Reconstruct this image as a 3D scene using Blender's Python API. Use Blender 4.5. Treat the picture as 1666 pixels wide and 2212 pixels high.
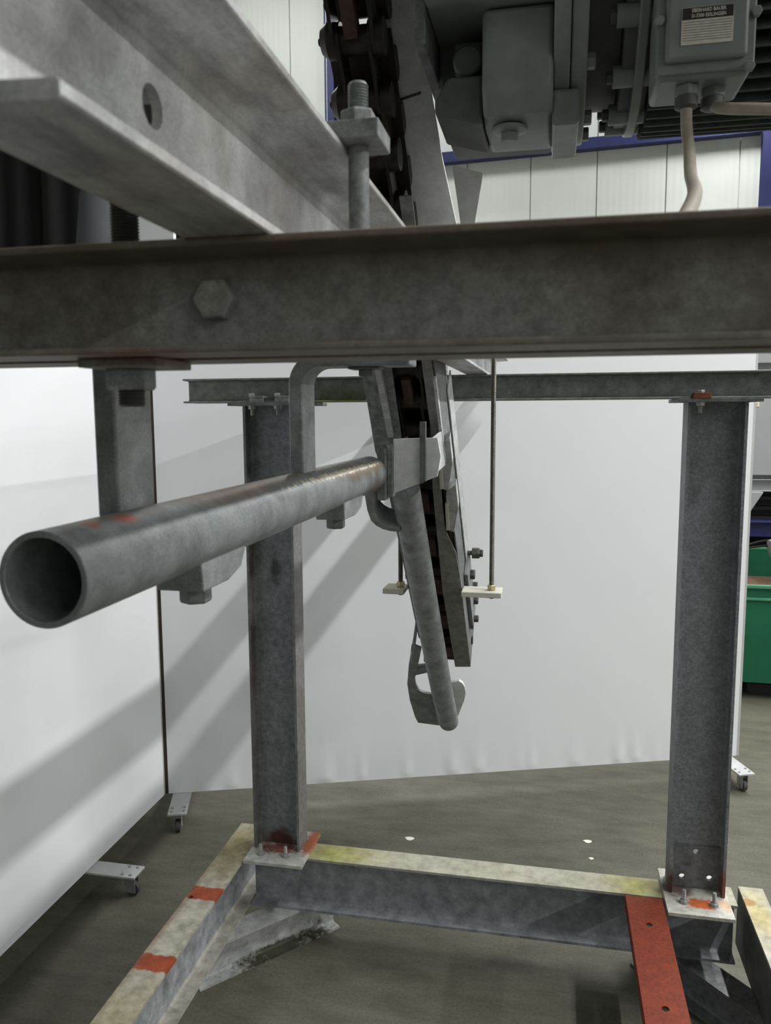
import bpy, bmesh, math, random
from mathutils import Vector, Matrix

# ------------------------------------------------------------------ scene, camera, world, light
# All coordinates below have the camera's viewpoint as origin (x along the cross beams, y along
# the long beams, z up); OFF lifts everything so that the hall floor is at z = 0.
OFF = Vector((0, 0, 1.5))
FL = -1.5                                   # floor height in those coordinates
scene = bpy.context.scene
for o in list(bpy.data.objects):
    bpy.data.objects.remove(o)
C = scene.collection
random.seed(7)

yaw, pitch, roll = (math.radians(a) for a in (11.66, 6.88, -0.32))
f0 = Vector((-math.sin(yaw), math.cos(yaw), 0)); r0 = Vector((math.cos(yaw), math.sin(yaw), 0)); u0 = Vector((0, 0, 1))
fw = f0 * math.cos(pitch) - u0 * math.sin(pitch); up = u0 * math.cos(pitch) + f0 * math.sin(pitch)
rt = r0 * math.cos(roll) + up * math.sin(roll); up = up * math.cos(roll) - r0 * math.sin(roll)
cam = bpy.data.cameras.new('camera'); camo = bpy.data.objects.new('camera', cam); C.objects.link(camo)
camo.matrix_world = Matrix(((rt.x, up.x, -fw.x, OFF.x), (rt.y, up.y, -fw.y, OFF.y), (rt.z, up.z, -fw.z, OFF.z), (0, 0, 0, 1)))
cam.sensor_fit = 'HORIZONTAL'; cam.sensor_width = 36.0; cam.lens = 36.0 * 1719 / 1666
cam.clip_start = 0.02; cam.clip_end = 100
cam.dof.use_dof = True; cam.dof.focus_distance = 1.7; cam.dof.aperture_fstop = cam.lens / 2.0
scene.camera = camo

vs = scene.view_settings
vs.view_transform = 'Standard'; vs.look = 'None'; vs.gamma = 1.0; vs.exposure = 1.0; vs.use_curve_mapping = False
scene.cycles.use_denoising = True
scene.cycles.max_bounces = 8; scene.cycles.diffuse_bounces = 5

world = bpy.data.worlds.new('hall_air'); scene.world = world; world.use_nodes = True
world.node_tree.nodes['Background'].inputs[0].default_value = (0.93, 0.97, 1.0, 1)
world.node_tree.nodes['Background'].inputs[1].default_value = 0.25
LAMP_W = 62.0                                # watts of each linear fixture
LAMP_COL = (1.0, 0.99, 0.985)

# ------------------------------------------------------------------ helpers
class MB:
    """collects geometry; build() links it as one mesh object"""
    def __init__(s): s.V = []; s.F = []
    def add(s, vs_, fs):
        b = len(s.V); s.V += [Vector(v) for v in vs_]; s.F += [[b + i for i in f] for f in fs]; return s
    def box(s, x0, x1, y0, y1, z0, z1):
        return s.add([(x0,y0,z0),(x1,y0,z0),(x1,y1,z0),(x0,y1,z0),(x0,y0,z1),(x1,y0,z1),(x1,y1,z1),(x0,y1,z1)],
                     [(3,2,1,0),(4,5,6,7),(0,1,5,4),(1,2,6,5),(2,3,7,6),(3,0,4,7)])
    def prism(s, poly, vec):
        n = len(poly); vec = Vector(vec); p = [Vector(q) for q in poly]
        return s.add(p + [q + vec for q in p], [list(range(n))[::-1], list(range(n, 2*n))] + [(i, (i+1) % n, n + (i+1) % n, n + i) for i in range(n)])
    def ring(s, p0, p1, r0, r1=None, n=24):
        """solid cylinder / cone frustum"""
        r1 = r0 if r1 is None else r1
        p0, p1 = Vector(p0), Vector(p1); a, b = frame(p1 - p0)
        c = [(math.cos(2*math.pi*i/n), math.sin(2*math.pi*i/n)) for i in range(n)]
        return s.add([p0 + (a*x + b*y)*r0 for x, y in c] + [p1 + (a*x + b*y)*r1 for x, y in c],
                     [list(range(n))[::-1], list(range(n, 2*n))] + [(i, (i+1) % n, n + (i+1) % n, n + i) for i in range(n)])
    def lathe(s, p0, axis, prof, n=24, closed=False):
        """prof: list of (distance along axis, radius)"""
        p0, axis = Vector(p0), Vector(axis).normalized(); a, b = frame(axis)
        c = [(math.cos(2*math.pi*i/n), math.sin(2*math.pi*i/n)) for i in range(n)]
        vs_ = [p0 + axis*d + (a*x + b*y)*r for d, r in prof for x, y in c]
        m = len(prof); fs = [(k*n+i, k*n+(i+1) % n, (k+1)*n+(i+1) % n, (k+1)*n+i) for k in range(m-1) for i in range(n)]
        if closed: fs += [((m-1)*n+i, (m-1)*n+(i+1) % n, (i+1) % n, i) for i in range(n)]
        else: fs += [list(range(n))[::-1], list(range((m-1)*n, m*n))]
        return s.add(vs_, fs)
    def hexa(s, p, axis, af, h):
        """hexagon head or nut standing on p along axis"""
        r = af / math.sqrt(3)
        return s.lathe(p, axis, [(0, r*.97), (h*.08, r), (h*.85, r), (h, r*.9)], 6)
    def sweep(s, path, r, n=14):
        path = [Vector(p) for p in path]; a = None; rows = []
        for i, p in enumerate(path):
            t = (path[min(i+1, len(path)-1)] - path[max(i-1, 0)]).normalized()
            if a is None: a, b = frame(t)
            else: a = (a - t*a.dot(t)).normalized(); b = t.cross(a)
            rows.append([p + (a*math.cos(2*math.pi*k/n) + b*math.sin(2*math.pi*k/n))*r for k in range(n)])
        m = len(rows)
        return s.add(sum(rows, []), [(k*n+i, k*n+(i+1) % n, (k+1)*n+(i+1) % n, (k+1)*n+i) for k in range(m-1) for i in range(n)]
                     + [list(range(n))[::-1], list(range((m-1)*n, m*n))])
    def flatbar(s, path, bi, w, t):
        """flat bar bent along a path: width w along the fixed vector bi (centred), thickness t in the bending plane"""
        path = [Vector(p) for p in path]; bi = Vector(bi).normalized(); rows = []
        for i, p in enumerate(path):
            q = path[min(i+1, len(path)-1)] - path[max(i-1, 0)]
            nrm = q.cross(bi).normalized(); k = 1.0
            rows.append([p + bi*w/2 + nrm*t/2*k, p - bi*w/2 + nrm*t/2*k, p - bi*w/2 - nrm*t/2*k, p + bi*w/2 - nrm*t/2*k])
        m = len(rows)
        return s.add(sum(rows, []), [(k*4+i, k*4+(i+1) % 4, (k+1)*4+(i+1) % 4, (k+1)*4+i) for k in range(m-1) for i in range(4)] + [(3,2,1,0), tuple(range((m-1)*4, m*4))])
    def ext(s, prof, o, U, V, W):
        o, U, V = Vector(o), Vector(U), Vector(V)
        return s.prism([o + U*u + V*v for u, v in prof], W)
    def build(s, name, mat, parent=None, bevel=0.0, smooth=False, loc=None):
        if parent: base = parent_base(parent)
        elif loc is not None: base = Vector(loc) + OFF
        else:
            q = [[v[k] for v in s.V] for k in range(3)]
            base = Vector(((min(q[0])+max(q[0]))/2, (min(q[1])+max(q[1]))/2, min(q[2]))) + OFF
        me = bpy.data.meshes.new(name)
        me.from_pydata([v + OFF - base for v in s.V], [], s.F)
        bm = bmesh.new(); bm.from_mesh(me); bmesh.ops.recalc_face_normals(bm, faces=bm.faces); bm.to_mesh(me); bm.free()
        if smooth:
            me.polygons.foreach_set('use_smooth', [True]*len(me.polygons)); me.set_sharp_from_angle(angle=math.radians(35))
        me.materials.append(mat)
        o = bpy.data.objects.new(name, me); C.objects.link(o)
        if parent: o.parent = parent
        else: o.location = base
        if bevel:
            m = o.modifiers.new('edge', 'BEVEL'); m.width = bevel; m.segments = 2; m.limit_method = 'ANGLE'; m.angle_limit = math.radians(40)
        return o

def parent_base(p):
    v = Vector((0, 0, 0))
    while p: v += p.location; p = p.parent
    return v
def frame(t):
    t = Vector(t).normalized(); h = Vector((0, 0, 1)) if abs(t.z) < .9 else Vector((1, 0, 0))
    a = t.cross(h).normalized(); return a, t.cross(a).normalized()
def tag(o, label, cat, group=None):
    o['label'] = label; o['category'] = cat
    if group: o['group'] = group
    return o
def thing(name, label, cat, loc, group=None):
    o = bpy.data.objects.new(name, None); o.empty_display_size = .05; C.objects.link(o); o.location = Vector(loc) + OFF
    return tag(o, label, cat, group)
def struct(o): o['kind'] = 'structure'; return o
def arc(c, r, a0, a1, n, ux, uz):
    c, ux, uz = Vector(c), Vector(ux), Vector(uz)
    return [c + ux*r*math.cos(a0 + (a1-a0)*i/n) + uz*r*math.sin(a0 + (a1-a0)*i/n) for i in range(n+1)]
def fillet(cx, cy, r, a0, a1, n=3):
    return [(cx + r*math.cos(a0 + (a1-a0)*i/n), cy + r*math.sin(a0 + (a1-a0)*i/n)) for i in range(n+1)]
P2 = math.pi/2
def prof_I(h, b, tw, tf, r):
    """I section, centred on u, v from 0 to h"""
    w, q = tw/2, b/2
    pts = [(-q, 0), (q, 0), (q, tf)] + fillet(w+r, tf+r, r, -P2, -2*P2) + fillet(w+r, h-tf-r, r, 2*P2, P2) + [(q, h-tf), (q, h), (-q, h), (-q, h-tf)]
    pts += fillet(-w-r, h-tf-r, r, P2, 0) + fillet(-w-r, tf+r, r, 0, -P2) + [(-q, tf)]
    return pts
def prof_U(h, b, tw, tf, r):
    """channel section: web at u = 0..tw, flanges out to u = b with tapered inner faces"""
    t1 = tf*.78
    pts = [(0, 0), (b-.001, 0), (b, .001), (b, t1-.001), (b-.001, t1)] + fillet(tw+r, tf+r, r, -P2, -2*P2) + fillet(tw+r, h-tf-r, r, 2*P2, P2)
    return pts + [(b-.001, h-t1), (b, h-t1+.001), (b, h-.001), (b-.001, h), (0, h)]
def cut(o, cutters):
    """subtract closed MB shapes from a mesh object for good"""
    objs = []
    for mb in cutters:
        me = bpy.data.meshes.new('c'); me.from_pydata([v + OFF - parent_base(o) for v in mb.V], [], mb.F)
        bm = bmesh.new(); bm.from_mesh(me); bmesh.ops.recalc_face_normals(bm, faces=bm.faces); bm.to_mesh(me); bm.free()
        co = bpy.data.objects.new('c', me); C.objects.link(co); co.location = parent_base(o); objs.append(co)
        m = o.modifiers.new('cut', 'BOOLEAN'); m.operation = 'DIFFERENCE'; m.object = co; m.solver = 'EXACT'
    bpy.context.view_layer.update()
    dg = bpy.context.evaluated_depsgraph_get()
    me = bpy.data.meshes.new_from_object(o.evaluated_get(dg)); me.name = o.name
    bevs = [(m.width, m.segments) for m in o.modifiers if m.type == 'BEVEL']
    o.modifiers.clear(); o.data = me
    for co in objs: bpy.data.objects.remove(co)
    return o
def thread_prof(L, r, pitch, chamfer=.002):
    n = int(L/pitch); out = [(0, r*.8)]
    for i in range(n): out += [(i*pitch + pitch*.25, r*.86), (i*pitch + pitch*.75, r)]
    return out + [(L, r*.8)]

# ------------------------------------------------------------------ materials
def srgb(r, g, b):
    f = lambda c: (c/255)/12.92 if c/255 <= .04045 else ((c/255 + .055)/1.055)**2.4
    return (f(r), f(g), f(b), 1)
def new_mat(name, rough=.6, metal=0.0, spec=.4):
    m = bpy.data.materials.new(name); m.use_nodes = True; nt = m.node_tree
    b = nt.nodes['Principled BSDF']; b.inputs['Roughness'].default_value = rough; b.inputs['Metallic'].default_value = metal
    b.inputs['Specular IOR Level'].default_value = spec
    return m, nt, b
def noise(nt, scale, detail=4, rough=.6, stretch=None, vec=None):
    n = nt.nodes.new('ShaderNodeTexNoise'); n.inputs['Scale'].default_value = scale; n.inputs['Detail'].default_value = detail; n.inputs['Roughness'].default_value = rough
    g = vec or nt.nodes.new('ShaderNodeNewGeometry').outputs['Position']
    if stretch:
        mp = nt.nodes.new('ShaderNodeMapping'); mp.inputs['Scale'].default_value = stretch; nt.links.new(g, mp.inputs['Vector']); g = mp.outputs['Vector']
    nt.links.new(g, n.inputs['Vector']); return n.outputs['Fac']
def ramp(nt, fac, stops):
    r = nt.nodes.new('ShaderNodeValToRGB'); e = r.color_ramp.elements
    while len(e) < len(stops): e.new(.5)
    for el, (p, c) in zip(e, stops): el.position = p; el.color = c
    nt.links.new(fac, r.inputs['Fac']); return r.outputs['Color']
def mixc(nt, fac, a, b, mode='MIX'):
    m = nt.nodes.new('ShaderNodeMix'); m.data_type = 'RGBA'; m.blend_type = mode
    for k, v in ((0, fac), (6, a), (7, b)):
        if hasattr(v, 'node'): nt.links.new(v, m.inputs[k])
        else: m.inputs[k].default_value = v
    return m.outputs[2]
def math_(nt, op, a, b=None, clamp=False):
    m = nt.nodes.new('ShaderNodeMath'); m.operation = op; m.use_clamp = clamp
    for k, v in ((0, a), (1, b)):
        if v is None: continue
        if hasattr(v, 'node'): nt.links.new(v, m.inputs[k])
        else: m.inputs[k].default_value = v
    return m.outputs[0]
def stain(nt, col, c, rad, colour, soft=.5, wob=.5, ns=40, strength=1.0, square=False):
    """a patch of dirt, rust or primer around point c, ragged edge"""
    g = nt.nodes.new('ShaderNodeNewGeometry').outputs['Position']
    s = nt.nodes.new('ShaderNodeVectorMath'); s.operation = 'SUBTRACT'; nt.links.new(g, s.inputs[0]); s.inputs[1].default_value = Vector(c) + OFF
    d = nt.nodes.new('ShaderNodeVectorMath'); d.operation = 'DIVIDE'; nt.links.new(s.outputs[0], d.inputs[0]); d.inputs[1].default_value = rad
    if square:
        sp = nt.nodes.new('ShaderNodeSeparateXYZ'); nt.links.new(d.outputs[0], sp.inputs[0])
        dist = math_(nt, 'MAXIMUM', math_(nt, 'MAXIMUM', math_(nt, 'ABSOLUTE', sp.outputs[0]), math_(nt, 'ABSOLUTE', sp.outputs[1])), math_(nt, 'ABSOLUTE', sp.outputs[2]))
    else:
        l = nt.nodes.new('ShaderNodeVectorMath'); l.operation = 'LENGTH'; nt.links.new(d.outputs[0], l.inputs[0]); dist = l.outputs['Value']
    w = math_(nt, 'MULTIPLY', math_(nt, 'SUBTRACT', noise(nt, ns, 4), .5), 2*wob)
    x = math_(nt, 'ADD', dist, w)
    mr = nt.nodes.new('ShaderNodeMapRange'); nt.links.new(x, mr.inputs['Value'])
    mr.inputs['From Min'].default_value = 1 - soft; mr.inputs['From Max'].default_value = 1; mr.inputs['To Min'].default_value = strength; mr.inputs['To Max'].default_value = 0
    return mixc(nt, mr.outputs[0], col, colour)
def bump(nt, b, h, strength=.2, dist=.001):
    n = nt.nodes.new('ShaderNodeBump'); n.inputs['Strength'].default_value = strength; n.inputs['Distance'].default_value = dist
    nt.links.new(h, n.inputs['Height']); nt.links.new(n.outputs['Normal'], b.inputs['Normal'])
def galv(name, lo, hi, scale=60, rough=.55, metal=.15, stains=(), brown=None, fine=.35, streak=None, grime=.28):
    """weathered zinc: broad cloudy mottling, fine spangle, optional dirt and stains"""
    m, nt, b = new_mat(name, rough, metal, .35)
    col = ramp(nt, noise(nt, scale, 5, .65, streak), [(.3, lo), (.7, hi)])
    sp = noise(nt, 420, 2, .7)
    col = mixc(nt, fine, col, ramp(nt, sp, [(.3, (.25,.25,.25,1)), (.7, (.75,.75,.75,1))]), 'OVERLAY')
    if brown:
        f = ramp(nt, noise(nt, 9, 6, .6, (1, 1, 1)), [(.48, (0,0,0,1)), (.66, (1,1,1,1))])
        mm = nt.nodes.new('ShaderNodeMath'); mm.operation = 'MULTIPLY'; nt.links.new(f, mm.inputs[0]); mm.inputs[1].default_value = brown[3]
        col = mixc(nt, mm.outputs[0], col, (*brown[:3], 1))
    for st in stains: col = stain(nt, col, *st)
    col = mixc(nt, grime, col, ramp(nt, noise(nt, 32, 7, .68), [(.32, (.12,.11,.09,1)), (.66, (.78,.78,.77,1))]), 'OVERLAY')
    nt.links.new(col, b.inputs['Base Color'])
    bump(nt, b, noise(nt, 260, 3), .15, .0006)
    return m
def plain(name, c, rough=.6, metal=0.0, var=.12, scale=30, spec=.4):
    m, nt, b = new_mat(name, rough, metal, spec)
    lo = (c[0]*(1-var), c[1]*(1-var), c[2]*(1-var), 1); hi = (min(1, c[0]*(1+var)), min(1, c[1]*(1+var)), min(1, c[2]*(1+var)), 1)
    nt.links.new(ramp(nt, noise(nt, scale, 4), [(.3, lo), (.7, hi)]), b.inputs['Base Color'])
    return m

RUST = srgb(112, 52, 30); ORANGE = srgb(144, 66, 38); BROWN = srgb(92, 78, 58); ALGAE = srgb(120, 118, 60); DKRUST = srgb(70, 38, 30); CREAM = srgb(196, 190, 172)
G1, G2 = srgb(96, 100, 101), srgb(150, 153, 154)
M = {}
M['zinc'] = galv('galvanized_steel', G1, G2)
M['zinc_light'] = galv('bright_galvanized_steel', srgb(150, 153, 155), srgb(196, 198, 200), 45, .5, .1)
M['zinc_lit'] = galv('lit_zinc_plate', srgb(206, 208, 209), srgb(232, 234, 234), 40, .5, .05, grime=.15)  # near-white zinc: light on these plates is put into the colour
M['zinc_long'] = galv('cloudy_galvanized_steel', srgb(130, 132, 132), srgb(204, 206, 206), 16, .5, .1, brown=(*srgb(120, 104, 92)[:3], .35), streak=(3, .6, .6))
M['zinc_cross'] = galv('weathered_cross_beam_steel', srgb(122, 122, 119), srgb(154, 154, 150), 110, .6, .1, brown=(*srgb(84, 66, 50)[:3], .5),
    stains=[((0, .46, .098), (3, .2, .018), srgb(108, 94, 80), .8, .5, 30, .7, True), ((0, .46, .038), (3, .2, .006), srgb(118, 106, 94), .8, .4, 30, .5, True), ((-.24, .46, .037), (.06, .06, .006), RUST, .6, .6, 60, .45)])
M['zinc_rear'] = galv('weathered_rear_beam_steel', srgb(100, 104, 102), srgb(140, 143, 140), 40, .6, .1,
    stains=[((-.53, 2.0, .055), (.1, .08, .03), srgb(96, 104, 48), .7, .5, 40, .8), ((-.53, 2.0, .038), (.13, .06, .008), srgb(130, 138, 70), .6, .4, 40, .8)])
M['zinc_dark'] = galv('dull_dark_zinc', srgb(84, 87, 88), srgb(122, 125, 126), 50, .6, .1)
M['column_l'] = galv('rust_streaked_column_zinc', srgb(98, 103, 105), srgb(134, 139, 143), 75, .6, .1,
    stains=[((-.737, 2.05, -1.21), (.075, .06, .045), DKRUST, .6, .6, 30, .95), ((-.675, 2.06, -.75), (.012, .12, 1.2), srgb(128, 112, 98), .9, .6, 14, .55),
            ((-.80, 2.04, -.8), (.012, .1, 1.2), srgb(84, 68, 54), .9, .6, 14, .55), ((-.735, 2.05, -.42), (.022, .05, .05), srgb(46, 48, 48), .7, .9, 40, .8)])
M['column_r'] = galv('speckled_column_zinc', srgb(100, 105, 108), srgb(138, 142, 148), 110, .6, .1, fine=.6,
    stains=[((.33, 2.02, -1.2), (.05, .08, .05), DKRUST, .6, .6, 30, .95), ((.39, 2.06, -1.215), (.09, .08, .03), DKRUST, .6, .6, 40, .9), ((.45, 2.03, -1.2), (.02, .06, .06), srgb(120, 62, 30), .6, .5, 30, .8)])
M['base_l'] = galv('base_plate_zinc', srgb(150, 152, 148), srgb(190, 191, 186), 30, .55, .05,
    stains=[((-.735, 2.03, -1.219), (.085, .035, .02), srgb(122, 66, 50), .5, .6, 60, .9), ((-.650, 2.08, -1.219), (.03, .08, .02), srgb(164, 92, 56), .4, .5, 60, .95)])
M['base_r'] = galv('right_base_plate_zinc', srgb(160, 160, 154), srgb(200, 199, 190), 30, .55, .05,
    stains=[((.392, 1.985, -1.219), (.034, .024, .02), srgb(178, 94, 52), .35, .5, 70, 1.0, True), ((.34, 2.04, -1.219), (.06, .05, .02), DKRUST, .6, .6, 40, .85), ((.455, 1.99, -1.219), (.03, .03, .02), srgb(190, 150, 110), .6, .4, 40, .7)])
ytop = -1.23
M['floor_l'] = galv('painted_patch_floor_beam', srgb(118, 122, 126), srgb(150, 153, 156), 26, .6, .05, grime=.5,
    stains=[((-.858, .9, ytop), (2, 3, .009), srgb(162, 159, 144), .4, .3, 14, .9, True), ((-.858, .9, -1.386), (2, 3, .012), srgb(164, 161, 150), .5, .4, 20, .85, True),
            ((-.858, 1.80, ytop), (.06, .030, .009), ORANGE, .2, .35, 60, 1.0, True), ((-.858, 1.53, ytop), (.06, .030, .009), ORANGE, .2, .35, 60, 1.0, True), ((-.858, 2.02, ytop), (.09, .2, .01), srgb(142, 132, 84), .8, .5, 18, .75),
            ((-.90, 1.7, ytop), (.018, .4, .012), srgb(120, 86, 66), .8, .5, 18, .6), ((-.858, 1.35, ytop), (.09, .16, .01), srgb(150, 142, 104), .8, .7, 18, .6)])
M['floor_f'] = galv('algae_tinged_floor_beam', srgb(116, 120, 126), srgb(154, 157, 162), 26, .6, .05, grime=.4,
    stains=[((-.2, 2.05, ytop), (2, .08, .008), srgb(162, 160, 144), .4, .2, 12, .9), ((-.58, 2.05, ytop), (.17, .08, .008), srgb(160, 160, 84), .8, .5, 22, .8), ((.25, 2.05, ytop), (.12, .08, .008), srgb(150, 146, 76), .8, .5, 22, .8), ((-.14, 2.05, -1.3), (.02, .07, .03), srgb(150, 152, 152), .6, .8, 60, .6), ((.06, 2.05, -1.31), (.024, .07, .024), srgb(138, 140, 142), .8, .6, 60, .6)])
M['floor_leg'] = galv('mossy_leg_zinc', srgb(140, 143, 142), srgb(182, 184, 182), 26, .6, .05,
    stains=[((-.70, 1.955, -1.492), (.16, .18, .018), srgb(44, 46, 26), .5, .8, 60, .95), ((-.62, 2.06, -1.48), (.05, .05, .03), srgb(48, 50, 28), .5, .8, 60, .95)])
M['floor_r'] = galv('yellowed_shaded_floor_beam', srgb(70, 73, 70), srgb(96, 98, 94), 22, .6, .05, grime=.4,  # dark base colour carries the web's shade; the top flange keeps its yellowed tone
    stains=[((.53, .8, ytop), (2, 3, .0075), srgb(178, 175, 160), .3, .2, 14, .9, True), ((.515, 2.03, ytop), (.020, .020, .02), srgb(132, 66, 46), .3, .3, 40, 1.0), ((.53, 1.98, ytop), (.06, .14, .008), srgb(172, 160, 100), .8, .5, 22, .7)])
M['primer'] = galv('red_oxide_primer', srgb(96, 36, 15), srgb(122, 50, 25), 140, .75, 0.0, fine=.35)
M['pipe'] = galv('stained_pipe_zinc', srgb(104, 110, 112), srgb(138, 144, 146), 26, .5, .15,
    stains=[((-.322, .90, -.070), (.034, .66, .020), srgb(92, 78, 54), .7, .6, 24, .9), ((-.300, .74, -.072), (.02, .14, .014), srgb(124, 92, 72), .7, .5, 24, .7),
            ((-.300, .522, -.0725), (.009, .017, .007), srgb(164, 80, 46), .5, .6, 90, .9), ((-.303, .482, -.0725), (.008, .011, .006), srgb(150, 84, 56), .5, .6, 70, .8),
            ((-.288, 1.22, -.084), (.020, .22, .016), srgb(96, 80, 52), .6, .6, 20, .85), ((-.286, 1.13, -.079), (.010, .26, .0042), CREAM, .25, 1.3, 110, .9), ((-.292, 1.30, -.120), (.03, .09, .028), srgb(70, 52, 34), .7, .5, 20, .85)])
M['flat'] = galv('flat_bar_zinc', srgb(112, 116, 118), srgb(150, 154, 156), 28, .5, .15)
M['rod'] = plain('threaded_rod_steel', srgb(104, 100, 92), .45, .5, .2, 60)
M['nut'] = plain('yellow_passivated_nut', srgb(186, 178, 140), .4, .4, .15, 90)
M['bolt'] = plain('zinc_bolt', srgb(150, 152, 150), .45, .4, .15, 90)
M['boltdark'] = plain('dull_bolt', srgb(84, 84, 82), .55, .3, .2, 90)
M['rustbolt'] = plain('rusty_clamp', srgb(116, 64, 44), .8, 0, .3, 90)
M['cream'] = plain('pale_cream_plate', srgb(196, 194, 180), .6, 0, .08, 40)
M['chain'] = galv('greasy_black_chain', srgb(22, 20, 17), srgb(52, 47, 40), 60, .45, .1)
M['chain_red'] = galv('rust_red_chain_block', srgb(40, 30, 25), srgb(76, 54, 45), 50, .6, .1)
M['cover_grey'] = galv('grey_guard_plate', srgb(112, 112, 110), srgb(140, 140, 136), 60, .6, .05)
M['motor'] = plain('grey_green_machine_paint', srgb(118, 124, 122), .45, 0, .16, 26)
M['motor_dark'] = plain('dark_machine_paint', srgb(74, 78, 76), .55, 0, .2, 30)  # darker tone for the recessed housing, neck and body
M['motor_fin'] = plain('dark_cooling_fin_paint', srgb(74, 80, 77), .6, 0, .25, 60)  # darker tone than the motor casing
M['cable'] = plain('grey_beige_cable', srgb(158, 150, 138), .6, 0, .12, 60)
M['plate_white'] = plain('nameplate_silver', srgb(196, 190, 182), .5, 0, .12, 200)
M['plate_black'] = plain('nameplate_black', srgb(34, 28, 28), .5, 0, .1, 100)
M['ink'] = plain('nameplate_print', srgb(92, 86, 84), .6, 0, .1, 100)
M['screen'] = plain('white_screen_cloth', srgb(226, 228, 231), .8, 0, .015, 3, .2)
M['edge_dark'] = plain('brown_black_edge_strip', srgb(58, 50, 44), .5, 0, .2, 20)
M['alu'] = plain('satin_aluminium', srgb(186, 188, 188), .45, .2, .06, 40)
M['rubber'] = plain('grey_rubber_wheel', srgb(70, 70, 70), .7, 0, .1, 40)
M['black'] = plain('black_plastic', srgb(26, 28, 28), .5, 0, .3, 20)
M['tarp'] = plain('black_tarpaulin', srgb(9, 11, 11), .7, 0, .3, 5)
M['hood'] = plain('grey_fabric_hood', srgb(78, 80, 84), .7, 0, .12, 6)
M['blue'] = plain('dark_blue_steel_paint', srgb(36, 42, 88), .5, 0, .1, 4)
M['grey_machine'] = plain('grey_machine_sheet', srgb(150, 152, 154), .5, 0, .06, 6)
M['green'] = plain('green_container_paint', srgb(16, 88, 60), .45, 0, .15, 5)
M['green_light'] = plain('worn_green_rim_paint', srgb(70, 132, 100), .5, 0, .15, 9)
M['scrap'] = plain('rusty_scrap', srgb(92, 68, 52), .85, 0, .4, 60)
M['paper'] = plain('white_paper_scrap', srgb(214, 212, 200), .8, 0, .05, 40)
M['sticker'] = plain('cream_sticker', srgb(226, 218, 190), .7, 0, .03, 40)
M['lamp_body'] = plain('white_lamp_housing', srgb(230, 230, 228), .5, 0, .03, 9)
M['ceil'] = plain('white_ceiling_sheet', srgb(216, 218, 216), .7, 0, .03, 1)
M['hallwall'] = plain('pale_hall_wall', srgb(214, 217, 214), .65, 0, .03, 1)

def concrete():
    m, nt, b = new_mat('stained_concrete', .62, 0, .35)
    col = ramp(nt, noise(nt, 1.6, 7, .62), [(.3, srgb(70, 70, 58)), (.7, srgb(96, 95, 82))])
    col = mixc(nt, .35, col, ramp(nt, noise(nt, 5, 6, .7, (1, 3.2, 1)), [(.35, srgb(56, 55, 46)), (.68, srgb(107, 105, 92))]))
    col = mixc(nt, .25, col, ramp(nt, noise(nt, 120, 3, .7), [(.35, (.2,.2,.2,1)), (.65, (.8,.8,.8,1))]), 'OVERLAY')
    for c, r in (((-.758, 2.56, FL), .034), ((-.669, 2.577, FL), .03), ((-.089, 2.055, FL), .07), ((.30, 1.4, FL), .12)):
        col = stain(nt, col, c, (r*1.3, r*.7, .05), srgb(58, 56, 48), .6, .5, 18, .6)
    nt.links.new(col, b.inputs['Base Color'])
    nt.links.new(ramp(nt, noise(nt, 3, 5), [(.3, (.5,.5,.5,1)), (.7, (.75,.75,.75,1))]), b.inputs['Roughness'])
    bump(nt, b, noise(nt, 90, 4), .12, .002)
    return m
M['concrete'] = concrete()
def wall_panel():
    m, nt, b = new_mat('ribbed_white_wall_panel', .5, 0, .4)
    tc = nt.nodes.new('ShaderNodeNewGeometry').outputs['Position']
    w = nt.nodes.new('ShaderNodeTexWave'); w.bands_direction = 'X'; w.inputs['Scale'].default_value = 3.2; nt.links.new(tc, w.inputs['Vector'])
    nt.links.new(ramp(nt, noise(nt, .7, 3), [(.3, srgb(206, 211, 206)), (.7, srgb(216, 220, 216))]), b.inputs['Base Color'])
    bump(nt, b, w.outputs['Fac'], .25, .01)
    return m
M['panel'] = wall_panel()
def lamp_glow():
    m = bpy.data.materials.new('fluorescent_tube_glow'); m.use_nodes = True; nt = m.node_tree; b = nt.nodes['Principled BSDF']
    b.inputs['Base Color'].default_value = (1, 1, 1, 1); b.inputs['Emission Color'].default_value = (*LAMP_COL, 1); b.inputs['Emission Strength'].default_value = 6
    return m
M['glow'] = lamp_glow()

# ------------------------------------------------------------------ the hall
CEIL = 8.6
X0, X1, Y0, Y1 = -8.0, 18.0, -9.0, 14.6
struct(MB().box(X0, X1, Y0, Y1, FL-.1, FL).build('floor', M['concrete']))
struct(MB().box(X0-.2, X0, Y0, Y1, FL, CEIL).build('wall_left', M['hallwall']))
struct(MB().box(X1, X1+.2, Y0, Y1, FL, CEIL).build('wall_right', M['hallwall']))
struct(MB().box(X0, X1, Y0-.2, Y0, FL, CEIL).build('wall_front', M['hallwall']))
struct(MB().box(X0-.2, X1+.2, Y0-.2, Y1+.4, CEIL, CEIL+.1).build('ceiling', M['ceil']))
wang = -math.radians(5); wd = Vector((math.cos(wang), math.sin(wang), 0)); wn = Vector((math.sin(wang), -math.cos(wang), 0))
wp = Vector((-.38, 13.5, 0))                                    # a seam of the back wall
def wq(u, d, z): q = wp + wd*u + wn*d; return (q.x, q.y, z)
def wbox(mb, u0, u1, d0, d1, z0, z1): return mb.prism([wq(u0, d0, z0), wq(u1, d0, z0), wq(u1, d1, z0), wq(u0, d1, z0)], (0, 0, z1-z0))
wb = struct(wbox(MB(), -7.8, 18.4, -.25, -.045, FL, CEIL).build('wall_back', M['hallwall']))
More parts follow.
